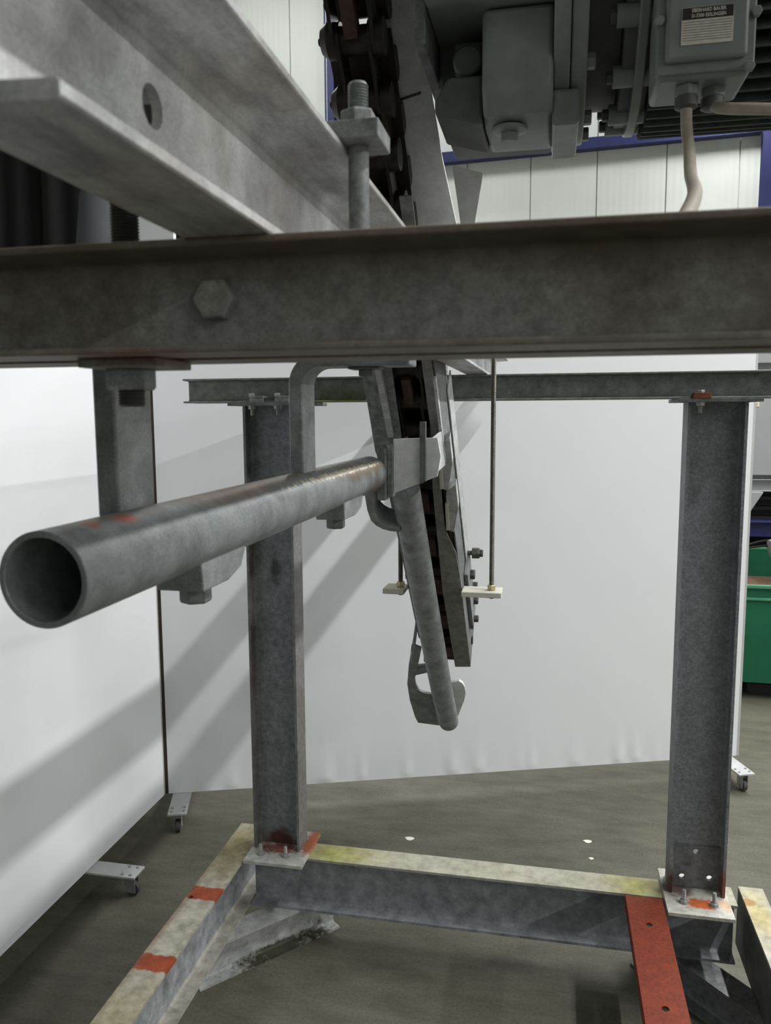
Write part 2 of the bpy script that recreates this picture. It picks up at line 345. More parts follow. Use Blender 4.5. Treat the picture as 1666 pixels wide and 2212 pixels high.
for k in range(-7, 17):                                         # sandwich panels, each with a recessed joint
    wbox(MB(), 1.03*k + .008, 1.03*k + 1.022, -.045, 0, FL, CEIL).build('wall_panel', M['panel'], wb)
bm_ = MB(); wbox(bm_, -6.5, 3.35, .02, .2, 4.08, 4.24)
tag(bm_.build('steel_wall_rail', M['blue']), 'long dark blue steel rail across the white panelled back wall', 'beam')
for u, lab in ((3.37, 'dark blue steel hall column against the back wall right of the motor'), (-3.42, 'dark blue steel hall column against the back wall behind the chain')):
    t = thing('hall_column', lab, 'column', wq(u, .13, FL))
    wbox(MB(), u, u+.16, .022, .034, FL, CEIL-.02).build('flange', M['blue'], t)
    wbox(MB(), u+.074, u+.086, .034, .2, FL, CEIL-.02).build('web', M['blue'], t)
    wbox(MB(), u, u+.16, .2, .212, FL, CEIL-.02).build('flange', M['blue'], t)

# linear light fixtures in rows parallel to the long beams
def lamp(x, y, z, row, watts=LAMP_W):
    t = thing('linear_lamp', 'white linear fluorescent lamp in the row ' + row, 'lamp', (x, y, z), 'linear lamps in the row ' + row)
    MB().box(x-.07, x+.07, y-.76, y+.76, z+.03, z+.09).build('housing', M['lamp_body'], t, .004)
    MB().ring((x, y-.74, z+.012), (x, y+.74, z+.012), .013, n=10).build('tube', M['glow'], t)
    for s in (-.5, .5): MB().ring((x, y+s, z+.09), (x, y+s, CEIL), .004, n=6).build('hanger', M['lamp_body'], t)
    li = bpy.data.lights.new('lamp_light', 'AREA'); li.shape = 'RECTANGLE'; li.size = .1; li.size_y = 1.5; li.energy = watts; li.color = LAMP_COL
    lo = bpy.data.objects.new('lamp_light', li); C.objects.link(lo); lo.parent = t; lo.location = (0, 0, -.006)
for y in (1.4, 3.1, 5.0, 7.0, 9.0): lamp(2.2, y, 3.33, 'above the stand')
for y in (-7, -4.5, -2, .5, 3, 5.5, 8, 10.5): lamp(7.7, y, 3.33, 'over the middle aisle')
for y in (7.0, 12.4): lamp(-3.3, y, 3.33, 'added behind the white screens to brighten the back wall')  # added lamps, hidden from view, that brighten the back wall
for x, y, w_ in ((-6.0, 9.8, 85), (-3.3, 9.8, 85), (-.6, 9.8, 40), (2.6, 12.2, 62)): lamp(x, y, 5.3 if x > 1 else 8.3, 'added high up to brighten the back wall', w_)  # unseen high lamps added to lift the brightness of the back wall
for y in (-6, -2, 2, 6, 10): lamp(13.2, y, 3.33, 'along the far right wall')

# ------------------------------------------------------------------ the stand: beams, columns, floor frame
ZB, ZT = .037, .101                                            # cross beams
U65 = prof_U(.064, .042, .0055, .0058, .005)
def cross_beam(y, x0, x1, mat, label):
    t = thing('cross_beam', label, 'beam', ((x0+x1)/2, y+.05, ZB))
    MB().ext(U65, (x0, y+.042, ZB), (0, -1, 0), (0, 0, 1), (x1-x0, 0, 0)).build('channel', mat, t, .0006, True)
    MB().ext(U65, (x0, y+.061, ZB), (0, 1, 0), (0, 0, 1), (x1-x0, 0, 0)).build('channel', mat, t, .0006, True)
    return t
front = cross_beam(.434, -.93, .72, M['zinc_cross'], 'dull grey double channel cross beam with one hex bolt head on its web')
for x in (-.2015, .5):
    MB().hexa((x, .4705, .071), (0, -1, 0), .0235, .010).build('hex_bolt', M['zinc_cross'], front, .0006)
    MB().ring((x, .476, .071), (x, .495, .071), .006, n=10).build('bolt_shank', M['boltdark'], front)
rear = cross_beam(2.0, -.965, .75, M['zinc_rear'], 'galvanized double channel cross beam laid over both column tops, green algae patch')
for x in (-.9, .6):
    MB().ring((x, 2.042, .069), (x, 2.061, .069), .006, n=10).build('bolt_shank', M['boltdark'], rear)

# long channels that carry the conveyor
U100 = prof_U(.1, .052, .006, .0078, .007)
ch = thing('long_channel', 'long pale galvanized channel with a round hole in its web, resting across both cross beams', 'beam', (-.18, 1.5, ZT))
w = MB().ext(U100, (-.206, .24, ZT), (1, 0, 0), (0, 0, 1), (0, 2.724, 0))
nt_ = [p for p in U100 if p[1] > .012]                          # notched end: bottom flange cut away
w.ext([(0, .0078)] + [(.006, .0078)] + [p for p in nt_ if p[1] > .05] , (-.206, -.35, ZT), (1, 0, 0), (0, 0, 1), (0, .59, 0))
pr = w.build('profile', M['zinc_long'], ch, 0, True)
cut(pr, [MB().ring((-.23, .392, .156), (-.19, .392, .156), .0108, n=28)])
ch2 = thing('long_channel', 'plain galvanized long channel on the far side of the chain conveyor', 'beam', (-.385, 2, ZT))
MB().ext(U100, (-.3705, .98, ZT), (-1, 0, 0), (0, 0, 1), (0, 1.96, 0)).build('profile', M['zinc'], ch2, 0, True)

# clamps that hold the long channel down
t = thing('beam_clamp', 'grey clamp of threaded rod, nut and thick plate hooked over the long channel', 'clamp', (-.1455, .612, .07))
MB().box(-.2, -.1255, .59, .635, .2012, .2145).build('clamp_plate', M['zinc'], t, .0015)
MB().box(-.2, -.1255, .59, .635, .086, .0985).build('lower_plate', M['zinc'], t, .0015)
MB().lathe((-.1455, .612, .07), (0, 0, 1), [(0, .0072), (.002, .0078), (.13, .0078), (.131, .0074)] + [(.131 + d, r) for d, r in thread_prof(.046, .0078, .0021)], 20).build('threaded_rod', M['zinc'], t, 0, True)
MB().hexa((-.1455, .612, .2145), (0, 0, 1), .024, .012).build('nut', M['zinc'], t, .0006)
MB().hexa((-.1455, .612, .086), (0, 0, -1), .024, .012).build('nut', M['zinc'], t, .0006)
t = thing('beam_clamp', 'dark threaded rod with hex nut and rusty washer plate through the front cross beam', 'clamp', (-.2705, .4855, .012))
MB().lathe((-.2705, .4855, .007), (0, 0, 1), thread_prof(.223, .0092, .002), 20).build('threaded_rod', M['boltdark'], t, 0, True)
MB().box(-.292, -.238, .458, .508, .0312, .0368).build('washer_plate', M['zinc_cross'], t, .001)
MB().hexa((-.2705, .4855, .0312), (0, 0, -1), .0275, .0135).build('nut', M['zinc'], t, .0006)
MB().box(-.292, -.168, .468, .503, .2012, .212).build('clamp_plate', M['zinc'], t, .0015)
MB().hexa((-.2705, .4855, .212), (0, 0, 1), .0245, .012).build('nut', M['zinc_dark'], t, .0006)

# columns
IPE140 = prof_I(.135, .075, .005, .007, .007)
def column(x0, y0, mat, bmat, label, tp, bp, name='stand_column'):
    """x0 left flange face, y0 near flange edge; tp/bp = x0, x1, y0, y1 of the top and base plates"""
    t = thing(name, label, 'column', (x0+.0675, y0+.0375, -1.23))
    p = MB().ext(IPE140, (x0, y0+.0375, -1.22), (0, 1, 0), (1, 0, 0), (0, 0, 1.2482)).build('profile', mat, t, 0, True)
    MB().box(tp[0], tp[1], tp[2], tp[3], .0282, .0368).build('top_plate', M['zinc_dark'], t, .001)
    MB().box(*bp, -1.2298, -1.22).build('base_plate', bmat, t, .001)
    return t, p
def stud(t, x, y, z, up_=True, mat='bolt', h=.022):
    d = 1 if up_ else -1
    MB().hexa((x, y, z), (0, 0, d), .017, .009).build('nut', M[mat], t, .0004)
    MB().lathe((x, y, z+d*.009), (0, 0, d), thread_prof(h, .005, .0022), 12).build('stud_end', M[mat], t, 0, True)
    MB().ring((x, y, z), (x, y, z+d*.0015), .0115, n=20).build('washer', M[mat], t)
tl, pl_ = column(-.805, 2.02, M['column_l'], M['base_l'], 'galvanized I-section column with rust-red foot and orange base plate corner', (-.825, -.605, 1.965, 2.14), (-.812, -.642, 1.951, 2.134))
tr_, pr_ = column(.322, 2.02, M['column_r'], M['base_r'], 'galvanized I-section column with three bolt holes near its foot', (.293, .478, 1.972, 2.14), (.308, .465, 1.934, 2.132))
cut(pr_, [MB().ring((x, 2.03, z), (x, 2.09, z), r, n=20) for x, z, r in ((.389, -1.119, .0068), (.357, -1.190, .0072), (.424, -1.188, .0072))])
sp_ = MB().box(.3295, .4495, 2.0515, 2.0545, -1.219, -1.102).build('splice_plate', M['zinc_dark'], tr_)
cut(sp_, [MB().ring((x, 2.03, z), (x, 2.09, z), r, n=20) for x, z, r in ((.389, -1.119, .0068), (.357, -1.190, .0072), (.424, -1.188, .0072))])
for x in (-.774, -.701): stud(tl, x, 1.990, -1.22)
for x in (.352, .424): stud(tr_, x, 1.982, -1.22, h=.026)
for x in (-.764, -.694): stud(tl, x, 1.985, .0282, False, h=.016)
stud(tr_, .343, 1.985, .0282, False, h=.016)
for x in (-.764, -.694):                                        # clamps gripping the cross beam flange
    MB().box(x-.004, x+.034, 1.974, 2.012, .0478, .0535).build('flange_clamp', M['zinc'], tl, .001)
    MB().box(x-.004, x+.034, 1.974, 1.981, .0368, .0478).build('flange_clamp', M['zinc'], tl, .001)
    MB().hexa((x, 1.985, .0535), (0, 0, 1), .014, .007).build('bolt_head', M['bolt'], tl, .0004)
MB().prism([(.323, 1.97, .0368), (.365, 1.97, .0368), (.362, 1.97, .050), (.327, 1.97, .050)], (0, .035, 0)).build('flange_clamp', M['rustbolt'], tr_, .001)
MB().hexa((.343, 1.985, .050), (0, 0, 1), .016, .006).build('bolt_head', M['bolt'], tr_, .0004)
column(-.805, .448, M['zinc'], M['zinc_light'], 'galvanized I-section column under the end of the bolted cross beam, beside the pipe mouth', (-.825, -.64, .42, .57), (-.812, -.642, .40, .56))
column(.322, .448, M['zinc'], M['zinc_light'], 'galvanized I-section column under the other end of the bolted cross beam, beside the motor cable', (.30, .478, .42, .57), (.308, .465, .40, .56))

# floor frame
IPE160 = prof_I(.16, .082, .005, .0074, .009)
lb = MB().ext(IPE160, (-.858, -.6, -1.39), (1, 0, 0), (0, 0, 1), (0, 2.76, 0)).build('floor_beam', M['floor_l'], None, 0, True)
tag(lb, 'pale floor beam along the white screen with two orange primer bands', 'beam')
cut(lb, [MB().ring((-.886, 1.778, -1.26), (-.886, 1.778, -1.2), .007, n=16)])
fb = MB().ext(IPE160, (-.814, 2.05, -1.39), (0, 1, 0), (0, 0, 1), (1.3, 0, 0)).build('floor_beam', M['floor_f'], None, 0, True)
tag(fb, 'floor beam joining the two columns, greenish yellow top flange', 'beam')
U160 = prof_U(.16, .060, .006, .0095, .009)
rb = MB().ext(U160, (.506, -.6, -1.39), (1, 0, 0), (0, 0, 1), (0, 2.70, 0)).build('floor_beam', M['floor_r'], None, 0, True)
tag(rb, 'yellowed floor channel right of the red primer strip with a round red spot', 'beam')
mb = MB().ext(IPE160, (-.814, .49, -1.39), (0, 1, 0), (0, 0, 1), (1.3, 0, 0)).build('floor_beam', M['zinc'], None, 0, True)
tag(mb, 'plain floor beam under the columns of the bolted cross beam', 'beam')
IPE110 = prof_I(.1098, .072, .005, .007, .007)
def leg(a, b, mat, lab):
    a, b = Vector((*a, FL)), Vector((*b, FL)); d = (b-a); n = Vector((-d.y, d.x, 0)).normalized()
    tag(MB().ext(IPE110, a, n, (0, 0, 1), d).build('floor_brace', mat, None, 0, True), lab, 'brace')
leg((-.608, 2.135), (-.90, 1.81), M['floor_leg'], 'mossy diagonal brace on the floor under the corner with orange bands')
leg((.27, 2.135), (.545, 1.83), M['zinc_dark'], 'dark diagonal brace on the floor beneath the red primer strip')
st = MB().ext([(0, 0), (.004, 0), (.004, .028), (.087, .028), (.087, 0), (.091, 0), (.091, .033), (0, .033)], (.2115, .53, -1.257), (1, 0, 0), (0, 0, 1), (0, 1.465, 0)).build('primer_strip', M['primer'], None, .0008)
tag(st, 'rust red primed steel strip with two holes running out from the floor beam', 'steel strip')
cut(st, [MB().ring((.257, y, -1.3), (.257, y, -1.2), .008, n=18) for y in (1.88, 1.60, 1.2)])

# ------------------------------------------------------------------ pipe, brackets
PX, PZ = -.311, -.1015
t = thing('steel_pipe', 'open ended galvanized pipe with rust spots on top, slung below the beams', 'pipe', (PX, .92, PZ-.031))
MB().lathe((PX, .438, PZ), (0, 1, 0), [(0, .0308), (.0008, .0314), (.928, .0314), (.928, .0270), (.0008, .0270), (0, .0276)], 56, True).build('pipe_wall', M['pipe'], t, 0, True)
for y0, y1 in ((.622, .724), (1.105, 1.225)):
    L = y1-y0; zz = PZ-.018
    MB().prism([(-.333, y0, zz), (-.333, y0+.004, -.150), (-.333, y0+L*.58, -.1505), (-.333, y1-.012, -.143), (-.333, y1, -.128), (-.333, y1, zz)], (.044, 0, 0)).build('saddle_lug', M['flat'], t, .002)
    MB().hexa((-.311, y0+.034, -.1495), (0, 0, -1), .025, .0165).build('hex_bolt', M['zinc_dark'], t, .0006)
def bracket(x, y, w, x_end, label):
    """flat bar bent from the pipe up and over to the side"""
    r = .032; z1 = .0705
    path = [(x, y, PZ+.024), (x, y, -.02), (x, y, z1-r)] + arc((x+r, y, z1-r), r, math.pi, math.pi/2, 8, (1, 0, 0), (0, 0, 1))[1:] + [(x_end-.02, y, z1), (x_end, y, z1)]
    t = thing('pipe_bracket', label, 'bracket', (x, y, PZ+.02))
    MB().flatbar(path, (0, 1, 0), w, .0185).build('flat_bar', M['flat'], t, .0022, True)
    bx = (x+x_end)/2 + .013
    MB().hexa((bx, y, z1-.0125), (0, 0, -1), .018, .0085).build('hex_bolt', M['zinc_dark'], t, .0005)
    MB().box(bx-.02, bx+.02, y-.016, y+.016, z1-.0125, z1-.0092).build('washer_plate', M['zinc_dark'], t, .0006)
    MB().box(x_end-.035, x_end, y-w/2, y+w/2, z1+.0093, ZT-.0003).build('packing_plate', M['zinc_dark'], t, .0006)
bracket(-.3355, .588, .058, -.165, 'upright flat bar bracket rising from the pipe behind the hex nut')
bracket(-.3125, .988, .054, -.168, 'bent flat bar bracket with rounded shoulder rising from the middle of the pipe')

# ------------------------------------------------------------------ chain conveyor, leaning 43 degrees
dS = Vector((0, .681, -.732)); dT = Vector((0, .732, .681)); O_ = Vector((0, 1.54, 0))
def cv(x, s, t=0): return Vector((x, 0, 0)) + O_ + dS*s + dT*t       # across, down the slope, depth behind the front face
conv = thing('chain_conveyor', 'leaning chain conveyor frame of galvanized plates with a greasy black chain', 'conveyor', cv(-.27, 1.3, .05))
def plate(name, poly, t0, t1, mat, parent=conv, bev=.001):
    return MB().prism([cv(x, s, t0) for x, s in poly], dT*(t1-t0)).build(name, mat, parent, bev)
def cbox(mb, x0, x1, s0, s1, t0, t1):
    return mb.prism([cv(x0, s0, t0), cv(x1, s0, t0), cv(x1, s1, t0), cv(x0, s1, t0)], dT*(t1-t0))
# right hand side frame: front flange, web, rear flange
plate('front_flange', [(-.231, -.45), (-.231, .03), (-.245, .22), (-.257, .6), (-.254, .978), (-.209, .972), (-.2075, .54), (-.211, .438), (-.229, .352), (-.226, .22), (-.214, .10), (-.211, -.45)], 0, .005, M['cover_grey'])
cbox(MB(), -.2125, -.2085, -.30, .965, .006, .116).build('side_web', M['zinc_dark'], conv, .0008)
cbox(MB(), -.224, -.2075, -.30, .80, .1165, .1225).build('rear_flange', M['zinc_light'], conv, .0008)
cbox(MB(), -.2075, -.2045, .02, .86, .10, .16).build('outer_strip', M['zinc_light'], conv, .0006)
plate('lit_edge_plate', [(-.212, -.10), (-.2065, -.10), (-.2065, .12), (-.214, .13)], -.012, 0, M['zinc_light'])  # pale strip paints the light along the flange edge
# left hand side frame
plate('front_flange', [(-.352, -.45), (-.345, -.126), (-.353, .099), (-.336, .243), (-.297, .243), (-.288, -.126), (-.288, -.45)], 0, .005, M['zinc'])
cbox(MB(), -.345, -.341, -.30, .84, .006, .116).build('side_web', M['zinc'], conv, .0008)
cbox(MB(), -.318, -.306, -.16, .05, -.010, 0).build('guide_strip', M['zinc_light'], conv, .0008)
# box of plates in front of the chain where the pipe is welded on
MB().box(-.298, -.2815, 1.372, 1.40, -.149, -.056).build('stop_bar', M['zinc_dark'], conv, .003)
MB().box(-.2814, -.2705, 1.378, 1.40, -.143, -.050).build('stop_bar', M['zinc'], conv, .001)
MB().prism([(-.2704, 1.382, -.040), (-.192, 1.382, -.038), (-.186, 1.382, -.070), (-.192, 1.382, -.106), (-.2704, 1.382, -.137)], (0, .005, 0)).build('cross_plate', M['zinc_lit'], conv, .0008)
MB().prism([(-.222, 1.374, -.010), (-.2115, 1.374, -.010), (-.2115, 1.374, -.114), (-.222, 1.374, -.120)], (0, .008, 0)).build('cross_plate_strap', M['zinc_dark'], conv, .0008)
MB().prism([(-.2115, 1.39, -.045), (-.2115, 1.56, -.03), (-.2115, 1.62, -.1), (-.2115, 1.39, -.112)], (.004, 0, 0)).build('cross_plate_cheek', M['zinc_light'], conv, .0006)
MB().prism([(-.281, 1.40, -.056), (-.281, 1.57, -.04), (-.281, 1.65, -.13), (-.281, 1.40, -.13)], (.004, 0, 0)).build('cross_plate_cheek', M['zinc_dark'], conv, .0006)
# angle tabs between front and rear flange on the right
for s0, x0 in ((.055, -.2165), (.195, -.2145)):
    plate('angle_tab', [(x0, s0+.02), (x0+.022, s0), (x0+.022, s0+.075), (x0+.006, s0+.16), (x0-.012, s0+.15)], -.004, .016, M['zinc_light'])  # pale zinc puts the light from the right into the tab colour
    plate('tab_weld', [(x0-.006, s0+.06), (x0+.001, s0+.055), (x0-.003, s0+.15), (x0-.011, s0+.152)], -.007, .0, M['cream'])
# inclined guard tube and the hook that ties it to the pipe
MB().sweep([cv(-.292, .16, -.045), cv(-.292, .5, -.052), cv(-.292, 1.0, -.05), cv(-.290, 1.235, -.045)], .031, 36).build('guard_tube', M['flat'], conv, 0, True)
hk = [cv(-.362, .120, -.05), cv(-.366, .20, -.05)] + [cv(-.366 + .040*(1-math.cos(a)), .215 + .045*math.sin(a), -.05) for a in (.35, .7, 1.05, 1.4)] + [cv(-.312, .262, -.05)]
MB().flatbar(hk, dT, .052, .016).build('tie_hook', M['flat'], conv, .002, True)
# bumper at the foot
plate('shoe_plate', [(-.352, .837), (-.381, .954), (-.399, 1.066), (-.404, 1.17), (-.402, 1.27), (-.397, 1.312), (-.335, 1.321), (-.300, 1.32), (-.295, 1.2), (-.325, 1.115), (-.353, 1.109), (-.368, 1.095), (-.374, 1.06), (-.373, 1.02), (-.357, .951), (-.335, .848)], -.022, -.014, M['flat'])
edge = [cv(-.350, .80, .02), cv(-.356, .85, .018), cv(-.381, .954, .018), cv(-.399, 1.066, .018), cv(-.404, 1.17, .018), cv(-.401, 1.27, .018), cv(-.396, 1.312, .018)]
MB().flatbar(edge, dT, .07, .006).build('shoe_side', M['flat'], conv, .001, True)
MB().ring(cv(-.372, .99, -.01), cv(-.322, .985, .0), .016, .013, 20).build('shoe_spacer', M['flat'], conv, 0, True)
tg = [(-.330, 1.330), (-.305, 1.20), (-.293, 1.085), (-.275, 1.060), (-.258, 1.054), (-.247, 1.050), (-.238, 1.062), (-.233, 1.085), (-.232, 1.12), (-.240, 1.17), (-.281, 1.335), (-.292, 1.355), (-.305, 1.365), (-.320, 1.355)]
plate('shoe_tongue', tg, -.006, .002, M['zinc_lit'])
MB().lathe(cv(-.290, 1.232, -.045), dS, [(0, .031), (.010, .0295), (.018, .025), (.025, .016), (.028, .004)], 36).build('tube_end', M['flat'], conv, 0, True)
# take-up bolts and plates at the lower right
cbox(MB(), -.2075, -.198, .60, .86, .055, .13).build('bearing_plate', M['zinc'], conv, .001)
for s_, t_, r_ in ((.66, .10, .012), (.745, .125, .009), (.80, .115, .012), (.85, .085, .009)):
    MB().hexa(cv(-.198, s_, t_), (1, 0, 0), r_*2, .012).build('hex_bolt', M['boltdark'], conv, .0005)
MB().ring(cv(-.204, .60, .125), cv(-.165, .60, .125), .006, n=12).build('stud', M['boltdark'], conv)
MB().hexa(cv(-.192, .60, .125), (1, 0, 0), .026, .020).build('hex_bolt', M['boltdark'], conv, .0005)
MB().hexa(cv(-.172, .60, .125), (1, 0, 0), .018, .008).build('hex_bolt', M['boltdark'], conv, .0005)
for s_, x_ in ((.60, -.345), (.885, -.357)):
    MB().hexa(cv(x_, s_, .05 if s_ < .7 else 0), (-1, 0, 0), .022, .012).build('hex_bolt', M['boltdark'], conv, .0005)
MB().hexa(cv(-.338, .93, -.002), (1, 0, 0), .022, .012).build('hex_bolt', M['boltdark'], conv, .0005)
# upper guard
plate('upper_guard', [(-.240, -.80), (-.243, -.56), (-.247, -.30), (-.158, -.30), (-.163, -.345), (-.176, -.45), (-.184, -.56), (-.190, -.80)], .112, .117, M['zinc_lit'])
MB().prism([cv(-.240, -.80, .112), cv(-.247, -.30, .112), cv(-.247, -.30, .10), cv(-.240, -.80, .10)], (.004, 0, 0)).build('guard_lip', M['zinc'], conv, .0006)
plate('guard_seam', [(-.243, -.545), (-.199, -.555), (-.199, -.551), (-.243, -.541)], .1105, .1125, M['boltdark'])
tri = [(-.150, 1.30, .35), (-.075, 1.30, .355), (-.138, 1.36, .19)]
MB().prism([(-.156, 1.28, .385), (-.108, 1.28, .37), (-.140, 1.36, .24)], (.0, .006, 0)).build('gusset_sheet', M['zinc_lit'], conv, .0006)
cbox(MB(), -.30, -.235, -.37, -.33, .02, .09).build('guide_block', M['zinc_dark'], conv, .002)

# the chain itself: two strands round sprockets
chn = MB().ring(cv(-.30, -.76, .062), cv(-.225, -.76, .062), .018, n=20).build('chain', M['chain'], conv)
PIT = .0785
def link_mesh(kind):
    mb = MB(); h = PIT/2 + .019; off = .022 if kind == 'inner' else .0275
    for sx in (-1, 1):
        xa = sx*off - .0025
        pts = []
        for k in range(9):
            a = -math.pi/2 + math.pi*k/8; pts.append((PIT/2 + .024*math.cos(a), .024*math.sin(a)))
        pts += [(0, .019)]
        for k in range(9):
            a = math.pi/2 + math.pi*k/8; pts.append((-PIT/2 + .024*math.cos(a), .024*math.sin(a)))
        pts += [(0, -.019)]
        mb.prism([(xa, u, v) for u, v in pts], (.005, 0, 0))
    if kind == 'inner':
        for e in (-PIT/2, PIT/2): mb.ring((-.0215, e, 0), (.0215, e, 0), .0185, n=16)
    else:
        for e in (-PIT/2, PIT/2): mb.ring((-.034, e, 0), (.034, e, 0), .007, n=10)
        for e in (-PIT/2, PIT/2): mb.lathe((-.030, e, 0), (-1, 0, 0), [(0, .0235), (.007, .0235), (.0165, .0165), (.017, .005), (.021, .005), (.022, .004)], 20)
        for e in (-PIT/2, PIT/2): mb.ring((.030, e, 0), (.040, e, 0), .0235, n=20)
    me = bpy.data.meshes.new('chain_link'); me.from_pydata(mb.V, [], mb.F); me.materials.append(M['chain'])
    bm = bmesh.new(); bm.from_mesh(me); bmesh.ops.recalc_face_normals(bm, faces=bm.faces); bm.to_mesh(me); bm.free()
    me.polygons.foreach_set('use_smooth', [True]*len(me.polygons)); me.set_sharp_from_angle(angle=math.radians(35))
    return me
LM = {k: link_mesh(k) for k in ('inner', 'outer')}
blk = bpy.data.meshes.new('carrier_block'); q = MB().box(-.009, .009, -.030, .030, -.027, -.004); blk.from_pydata(q.V, [], q.F); blk.materials.append(M['chain_red'])
cbase = parent_base(chn)
SA, SB_, TF, TR = -.745, .93, .032, .094
RR = (TR-TF)/2
loop = [(SA + (SB_-SA)*i/200, TF, 0) for i in range(201)]
loop += [(SB_ + RR*math.sin(a), (TF+TR)/2 - RR*math.cos(a), a) for a in [math.pi*i/20 for i in range(1, 20)]]
loop += [(SB_ - (SB_-SA)*i/200, TR, math.pi) for i in range(201)]
loop += [(SA - RR*math.sin(a), (TF+TR)/2 + RR*math.cos(a), math.pi + a) for a in [math.pi*i/20 for i in range(1, 20)]]
cum = [0]
for (a, b) in zip(loop, loop[1:] + loop[:1]): cum.append(cum[-1] + math.hypot(b[0]-a[0], b[1]-a[1]))
NL = int(cum[-1]/PIT) // 2 * 2
def loop_at(q):
    q %= cum[-1]
    for i in range(len(loop)):
        if cum[i+1] >= q:
            a, b = loop[i], loop[(i+1) % len(loop)]; f = (q-cum[i])/max(1e-9, cum[i+1]-cum[i])
            return a[0] + (b[0]-a[0])*f, a[1] + (b[1]-a[1])*f
for i in range(NL):
    q0 = cum[-1]*(i+.55)/NL; a, b = loop_at(q0 - PIT/2), loop_at(q0 + PIT/2)
    p, d = cv(-.267, (a[0]+b[0])/2, (a[1]+b[1])/2), (cv(0, b[0], b[1]) - cv(0, a[0], a[1])).normalized()
    n = Vector((1, 0, 0)).cross(d)
    mt = Matrix(((1, d.x, n.x), (0, d.y, n.y), (0, d.z, n.z))).to_4x4()
    o = bpy.data.objects.new('chain_link', LM['inner' if i % 2 else 'outer']); C.objects.link(o); o.parent = chn
    mt.translation = p + OFF - cbase; o.matrix_local = mt
    if i % 2 == 0:
        o = bpy.data.objects.new('carrier_block', blk); C.objects.link(o); o.parent = chn; o.matrix_local = mt
def sprocket(s_, t_, r, n):
    pts = []
    for k in range(n*4):
        a = 2*math.pi*k/(n*4); rr = r*(1.0 if k % 4 in (0, 1) else .82); pts.append(cv(-.274, s_ + rr*math.cos(a), t_ + rr*math.sin(a)))
    MB().prism(pts, (.014, 0, 0)).build('sprocket', M['chain'], conv)
cbox(MB(), -.3155, -.223, -.66, .88, .0625, .0645).build('chain_backing', M['chain'], conv)  # dark sheet added behind the chain to close the bright gaps
sprocket(SB_, .063, .045, 9); sprocket(SA, .063, .045, 9)
MB().ring(cv(-.345, SB_, .063), cv(-.205, SB_, .063), .012, n=16).build('axle', M['chain'], conv)
MB().ring(cv(-.30, SA, .063), cv(-.16, SA, .063), .016, n=16).build('axle', M['chain'], conv)
cbox(MB(), -.2225, -.2145, -.30, .95, .006, .11).build('chain_guide', M['chain'], conv)
cbox(MB(), -.322, -.316, -.40, .93, .012, .11).build('chain_guide', M['chain'], conv)
# hanger plates carried by two threaded rods
for x0, x1, xr, lab in ((-.2045, -.108, -.1335, 'thin threaded hanger rod with brass coloured nut, right of the conveyor'), (-.400, -.3465, -.3605, 'threaded hanger rod mostly hidden behind the guard tube')):
    t = thing('hanger_rod', lab, 'rod', (xr, 1.93, -.45))
    MB().lathe((xr, 1.93, -.447), (0, 0, 1), thread_prof(.71, .0062, .0022), 12).build('threaded_rod', M['rod'], t, 0, True)
    MB().hexa((xr, 1.93, -.4245), (0, 0, 1), .019, .012).build('nut', M['nut'], t, .0005)
    MB().hexa((xr, 1.93, -.4395), (0, 0, -1), .017, .006).build('nut', M['boltdark'], t, .0005)
    MB().box(x0, x1, 1.895, 1.965, -.4385, -.4255).build('hanger_plate', M['cream'], t, .0015)
    MB().box(min(xr-.02, -.41 if xr < -.3 else 9), max(xr+.02, -.37 if xr < -.3 else -9), 1.905, 1.955, .2015, .2115).build('top_plate', M['zinc'], t, .001)
    MB().hexa((xr, 1.93, .2115), (0, 0, 1), .019, .012).build('nut', M['nut'], t, .0005)

# ------------------------------------------------------------------ gear motor
AY, AZ = 1.17, .56                                              # shaft axis
gm = thing('gear_motor', 'dark grey geared motor with cooling fins and nameplate beside the chain', 'motor', (.05, AY, .35))
def disc(name, x0, x1, r, mat, n=48, parent=gm, bev=.002): return MB().ring((x0, AY, AZ), (x1, AY, AZ), r, n=n).build(name, mat, parent, bev, True)
MB().box(-.172, -.1575, 1.02, 1.40, .45, .83).build('mounting_plate', M['zinc_dark'], gm, .002)
MB().box(-.157, -.005, 1.13, 1.33, .405, .78).build('gear_housing', M['motor_dark'], gm, .006)
MB().box(-.157, -.004, .985, 1.13, .492, .503).build('housing_ledge', M['motor'], gm, .002)
MB().prism([(-.09, 1.035, .49), (-.09, 1.035, .395), (-.09, 1.055, .372), (-.09, 1.09, .364), (-.09, 1.2, .372), (-.09, 1.2, .49)], (.086, 0, 0)).build('gear_case', M['motor'], gm, .006, True)
MB().prism([(-.091, 1.06, .366), (-.091, 1.06, .425), (-.135, 1.06, .425), (-.152, 1.06, .398), (-.152, 1.06, .382)], (0, .12, 0)).build('bearing_housing', M['motor_dark'], gm, .004)
MB().ring((-.112, 1.075, .45), (-.112, 1.14, .45), .019, n=20).build('filler_boss', M['motor_dark'], gm, .003, True)
MB().box(-.13, -.094, 1.085, 1.135, .44, .476).build('boss_block', M['motor_dark'], gm, .004)
MB().box(-.156, -.147, 1.09, 1.13, .405, .425).build('housing_lug', M['cover_grey'], gm, .002)
MB().lathe((-.058, 1.085, .366), (0, 0, -1), [(0, .022), (.004, .022), (.006, .014)], 24).build('plug_washer', M['motor'], gm, 0, True)
MB().hexa((-.058, 1.085, .360), (0, 0, -1), .021, .011).build('drain_plug', M['motor'], gm, .0006)
disc('flange_disc', -.004, .0155, .190, M['motor']); disc('flange_disc', .0165, .036, .186, M['motor'])
MB().box(-.005, .028, 1.06, 1.2, .358, .40).build('flange_foot', M['motor'], gm, .004)
